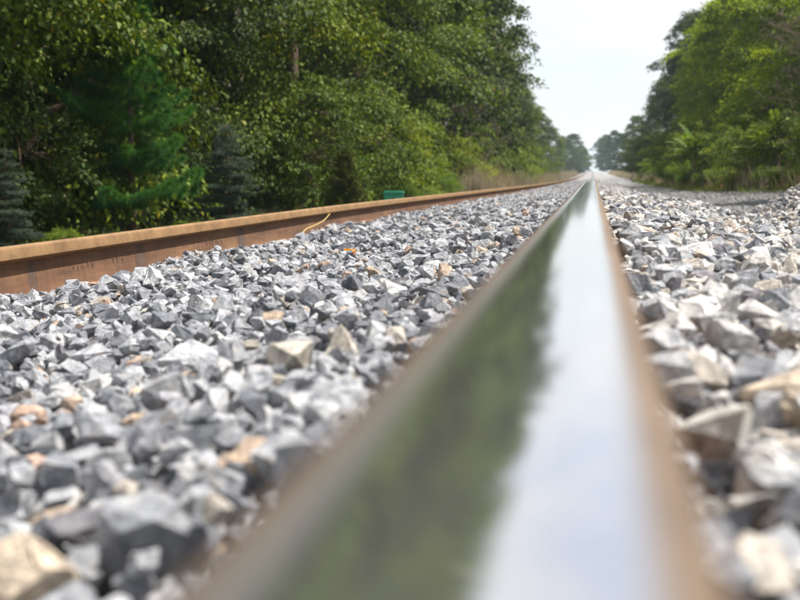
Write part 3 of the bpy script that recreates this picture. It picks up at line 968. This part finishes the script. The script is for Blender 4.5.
LS = 'shrubs along the foot of the wood beyond the rusty rail'
for (xx, yy, k, s) in ((-8.4, 9.6, 3, .8), (-8.5, 11.8, 3, .85), (-8.6, 13.6, 3, .8), (-6.6, 23.5, 1, .95), (-6.3, 27, 1, 1.0), (-6.0, 31, 0, 1.3), (-6.0, 36, 1, .9), (-5.8, 41, 0, 1.3), (-5.6, 48, 1, .9), (-5.6, 57, 1, .95), (-5.3, 68, 0, 1.4), (-5.4, 80, 1, 1.0), (-5.6, 95, 1, 1.1), (-5.8, 115, 1, 1.3)):
    shrub_kinds[k].put(xx, yy, 'dark green shrub in deep shade beside the small dark spruce' if yy < 14 else ('grey-green shrub with small leaves at the foot of the wood beyond the rusty rail', 'tall dark green shrub at the foot of the wood beyond the rusty rail')[k], 'shrub', LS, s)
for (xx, yy, s) in ((-5.9, 14.2, .30), (-6.75, 12.0, .30), (-5.0, 26.5, .6), (-5.0, 33, .8), (-5.2, 45, .9), (-4.9, 62, .9), (-5.0, 74, 1.0)):
    shrub_kinds[2].put(xx, yy, 'low bright green bush just behind the rusty rail', 'bush', 'low bright bushes behind the rusty rail', s)

# ---------------------------------------------------------------- planting: the bank beyond the service road
GR = 'leafy trees beyond the service road'
for i, (xx, yy, k, s) in enumerate([(7.9, 22.5, 0, .72), (10.2, 30, 1, .68), (10.4, 36, 0, .8), (10.0, 42, 1, .8), (9.6, 49, 0, .95), (9.2, 57, 1, .95), (9.0, 66, 0, 1.0), (9.0, 76, 1, .95)]):
    right_kinds[k].put(xx, yy, ('leafy mid-green tree on the bank beyond the service road', 'dark-leaved tree on the bank beyond the service road')[k], 'tree', GR, s)
for i, (xx, yy, k, s) in enumerate([(10, 90, 0, .8), (10.2, 104, 2, .85), (11, 122, 2, 1.0), (11, 142, 0, .95), (11, 165, 1, 1.0)]):
    far_kinds[k].put(xx, yy, 'hazy tree farther along beyond the service road', 'tree', 'hazy trees farther along beyond the service road', s)
for i, (xx, yy, k, s) in enumerate([(8.6, 215, 0, .72), (7.4, 265, 1, .72), (6.4, 325, 2, .7), (4.8, 390, 0, .85), (4.0, 450, 1, 1.05)]):
    far_kinds[k].put(xx, yy, 'blue hazy tree far down the line beyond the service road', 'tree', 'far hazy trees beyond the service road', s)
for i, yy in enumerate(np.arange(52, 112, 8.5)):
    far_kinds[i % 3].put(14.5 + random.uniform(-1, 1), yy, 'tree behind the front row beyond the service road', 'tree', 'second row of trees beyond the service road', random.uniform(.8, .95))

def edge(y):
    """where the road's gravel ends and the growth of the bank begins"""
    return 3.65 + 1.6 * (1 - sstep(22, 42, y))
for (off, yy, s, rz) in ((2.3, 27.0, .7, 0), (2.2, 30.5, .8, 2.0), (2.4, 34.0, .85, 4.1)):
    xx = float(edge(yy)) + off
    e = link('bare_tree', None, loc=(xx, yy, float(height(xx, yy)) - .1), rot=(0, 0, rz))
    e.scale = (s, s, s)
    tag(e, 'leafless grey-brown twiggy tree at the edge of the service road', 'bare tree', 'bare twiggy trees by the service road')
    link('branches', bare_me, e)
frond_kind.put(4.0, 41.5, 'bright green feathery sumac standing out from the bank by the road', 'sumac', s=1.1, rz=.4)
frond_kind.put(5.6, 33.0, 'feathery sumac growing in front of the bare twigs by the road', 'sumac', s=1.0, rz=2.2)
for (xx, yy, s, rz) in ((-5.2, 45, .85, 1.0),):
    e = link('bare_tree', None, loc=(xx, yy, float(height(xx, yy)) - .1), rot=(0, 0, rz))
    e.scale = (s, s, s)
    tag(e, 'leafless dead tree poking out of the wood beyond the rusty rail', 'bare tree')
    link('branches', bare_me, e)
for (off, yy, k, s) in ((1.2, 26, 0, .8), (1.1, 29, 0, .85), (1.2, 32, 1, .65), (1.0, 35, 0, .95), (1.1, 38.5, 1, .62), (1.2, 43, 0, 1.0), (1.2, 47, 1, .7), (1.3, 52, 0, 1.2), (1.4, 58, 1, .85), (1.5, 65, 0, 1.4), (1.6, 74, 1, 1.0), (1.7, 86, 1, 1.15), (1.8, 102, 1, 1.25), (2, 120, 1, 1.4), (2.2, 145, 1, 1.5)):
    shrub_kinds[k].put(float(edge(yy)) + off, yy, ('grey-green shrub on the bank beside the service road', 'tall green shrub on the bank beside the service road')[k], 'shrub', 'shrubs beside the service road', s)
for (off, yy, s) in ((.5, 27.5, .5), (.5, 31, .5), (.5, 36.5, .6), (.6, 45, .8), (.6, 50, .8), (.7, 57, .9), (.7, 68, 1.0), (.9, 82, 1.2), (.2, 29.3, .42), (.25, 33.5, .45), (.2, 39, .5), (.3, 43, .55), (.3, 48, .6), (.35, 54, .7)):
    shrub_kinds[2].put(float(edge(yy)) + off, yy, 'low yellow-green bush at the edge of the service road', 'bush', 'low bushes by the service road', s)

# ---------------------------------------------------------------- grass
def grass(name, n, x0, x1, y0, y1, h, w, mat, label, lean=.35, clump=0, pw=1.0, along=None):
    x = rng.uniform(x0, x1, n); y = y0 + (y1 - y0) * rng.random(n) ** pw
    if clump:
        k = rng.integers(0, clump, n)
        cx, cy_ = rng.uniform(x0, x1, clump), y0 + (y1 - y0) * rng.random(clump) ** pw
        x = cx[k] + rng.normal(0, .16, n); y = cy_[k] + rng.normal(0, .3, n)
    if along: x = x + along(y)
    P = np.stack([x, y, height(x, y) - .16], -1)
    o = link(name, mesh_np(name, *blades(P, h, rng, lean, w), mat))
    tag(o, label, 'grass', kind='stuff')
grass('dry_grass', 46000, .25, 1.6, 19, 260, .50, .011, M_DRY, 'tall dry brown grass along the edge of the service road', .35, 1500, 1.9, edge)
grass('green_grass', 12000, -.35, .35, 12, 90, .22, .008, M_GRASS, 'low yellow-green grass between the service road and the dry grass', .5, 0, 1.2, edge)
grass('dry_weeds', 24000, -4.9, -3.9, 38, 260, .85, .013, M_DRY, 'brown dry weeds at the foot of the wood beyond the rusty rail', .25, 900, 1.7)
grass('shaded_grass', 9000, -8.0, -4.6, 9, 60, .22, .007, M_GRASS, 'green grass under the trees behind the rusty rail', .45, 500, 1.2)

# ---------------------------------------------------------------- small things
M_GREEN = simple('green_paint', (.010, .24, .13), .45, .15, 8)
M_DARKGREEN = simple('dark_green_paint', (.006, .05, .04), .5, .2, 8)
xx, yy = -3.74, 19.0
gz = float(height(xx, yy)) - .16
ub = link('utility_box', None, loc=(xx, yy, gz), rot=(0, 0, R(8)))
tag(ub, 'green metal utility box standing just behind the rusty rail', 'utility box')
link('body', box_mesh('body', .37, .28, .74, M_GREEN, .012), ub, (0, 0, .37))
link('lid', box_mesh('lid', .40, .31, .055, M_GREEN, .012, .96), ub, (0, 0, .772))
link('lock', box_mesh('lock', .035, .02, .045, M_DARKGREEN, .004), ub, (.0, -.147, .66))
link('base', box_mesh('base', .42, .33, .06, simple('concrete', (.35, .34, .32), .9), .008), ub, (0, 0, .02))

M_STRAW = simple('yellow_cord', (.45, .33, .10), .7, .2, 40)
P = np.array([(-1.372, 4.70, -.262), (-1.38, 4.756, -.247), (-1.385, 4.835, -.231), (-1.40, 5.104, -.221), (-1.42, 5.33, -.208), (-1.460, 5.586, -.186)])
tq = np.linspace(0, 5, 26)
Pc = np.stack([np.interp(tq, np.arange(6), P[:, q]) for q in range(3)], -1)
for _ in range(2): Pc[1:-1] = (Pc[:-2] + 2 * Pc[1:-1] + Pc[2:]) / 4
tag(link('cord', mesh_np('cord', *tube(Pc, .0024, 6), M_STRAW, True)), 'thin yellow cord lying up against the side of the rusty rail', 'cord')

def leaf_scrap():
    bm = bmesh.new()
    n = 9
    top, V = [], []
    for i in range(n):
        t_ = i / (n - 1); w_ = .018 * math.sin(math.pi * (.06 + .88 * t_)) ** .8
        V.append([bm.verts.new((-w_, (t_ - .5) * .06, .012 * math.sin(t_ * 5) + .007)), bm.verts.new((0, (t_ - .5) * .06, .012 * math.sin(t_ * 5))),
                  bm.verts.new((w_, (t_ - .5) * .06, .012 * math.sin(t_ * 5) + .010))])
    for i in range(n - 1):
        for q in range(2):
            bm.faces.new((V[i][q], V[i][q + 1], V[i + 1][q + 1], V[i + 1][q]))
    bmesh.ops.solidify(bm, geom=bm.faces[:], thickness=.0012)
    me = bpy.data.meshes.new('fallen_leaf'); bm.to_mesh(me); bm.free()
    return me
m, nt, b = new_mat('orange_leaf')
t = node(nt, 'ShaderNodeTexCoord')
n1 = node(nt, 'ShaderNodeTexNoise', Scale=38.0, Detail=3.0)
nt.links.new(t.outputs['Object'], n1.inputs['Vector'])
c = ramp(nt, [(.42, (.80, .50, .01)), (.52, (.75, .25, .01)), (.62, (.25, .07, .01))], n1.outputs['Fac'])
nt.links.new(c.outputs[0], b.inputs['Base Color']); b.inputs['Roughness'].default_value = .5
fl_me = leaf_scrap(); fl_me.materials.append(m)
lx, ly = -.635, 2.68
fo = link('fallen_leaf', fl_me, None, (lx, ly, float(height(lx, ly)) + .048), (R(35), R(10), R(70)))
fo.scale = (.6, .6, .6)
tag(fo, 'small curled orange and yellow leaf lying on the ballast', 'leaf')

# ---------------------------------------------------------------- air
hz_me = bpy.data.meshes.new('haze')
bm = bmesh.new()
bmesh.ops.create_cube(bm, size=1)
for v in bm.verts:
    v.co = Vector((v.co.x * 640, (v.co.y + .5) * 1500 - 60, (v.co.z + .5) * 29 - 2.6))
bm.to_mesh(hz_me); bm.free()
hm = bpy.data.materials.new('haze'); hm.use_nodes = True
hm.node_tree.nodes.clear()
ho = hm.node_tree.nodes.new('ShaderNodeOutputMaterial')
hv = hm.node_tree.nodes.new('ShaderNodeVolumePrincipled')
hv.inputs['Color'].default_value = (.66, .83, 1.0, 1)
hv.inputs['Density'].default_value = .00028
hm.node_tree.links.new(hv.outputs[0], ho.inputs['Volume'])
hz_me.materials.append(hm)
tag(link('haze', hz_me), 'pale summer haze over the line', 'haze', kind='stuff')
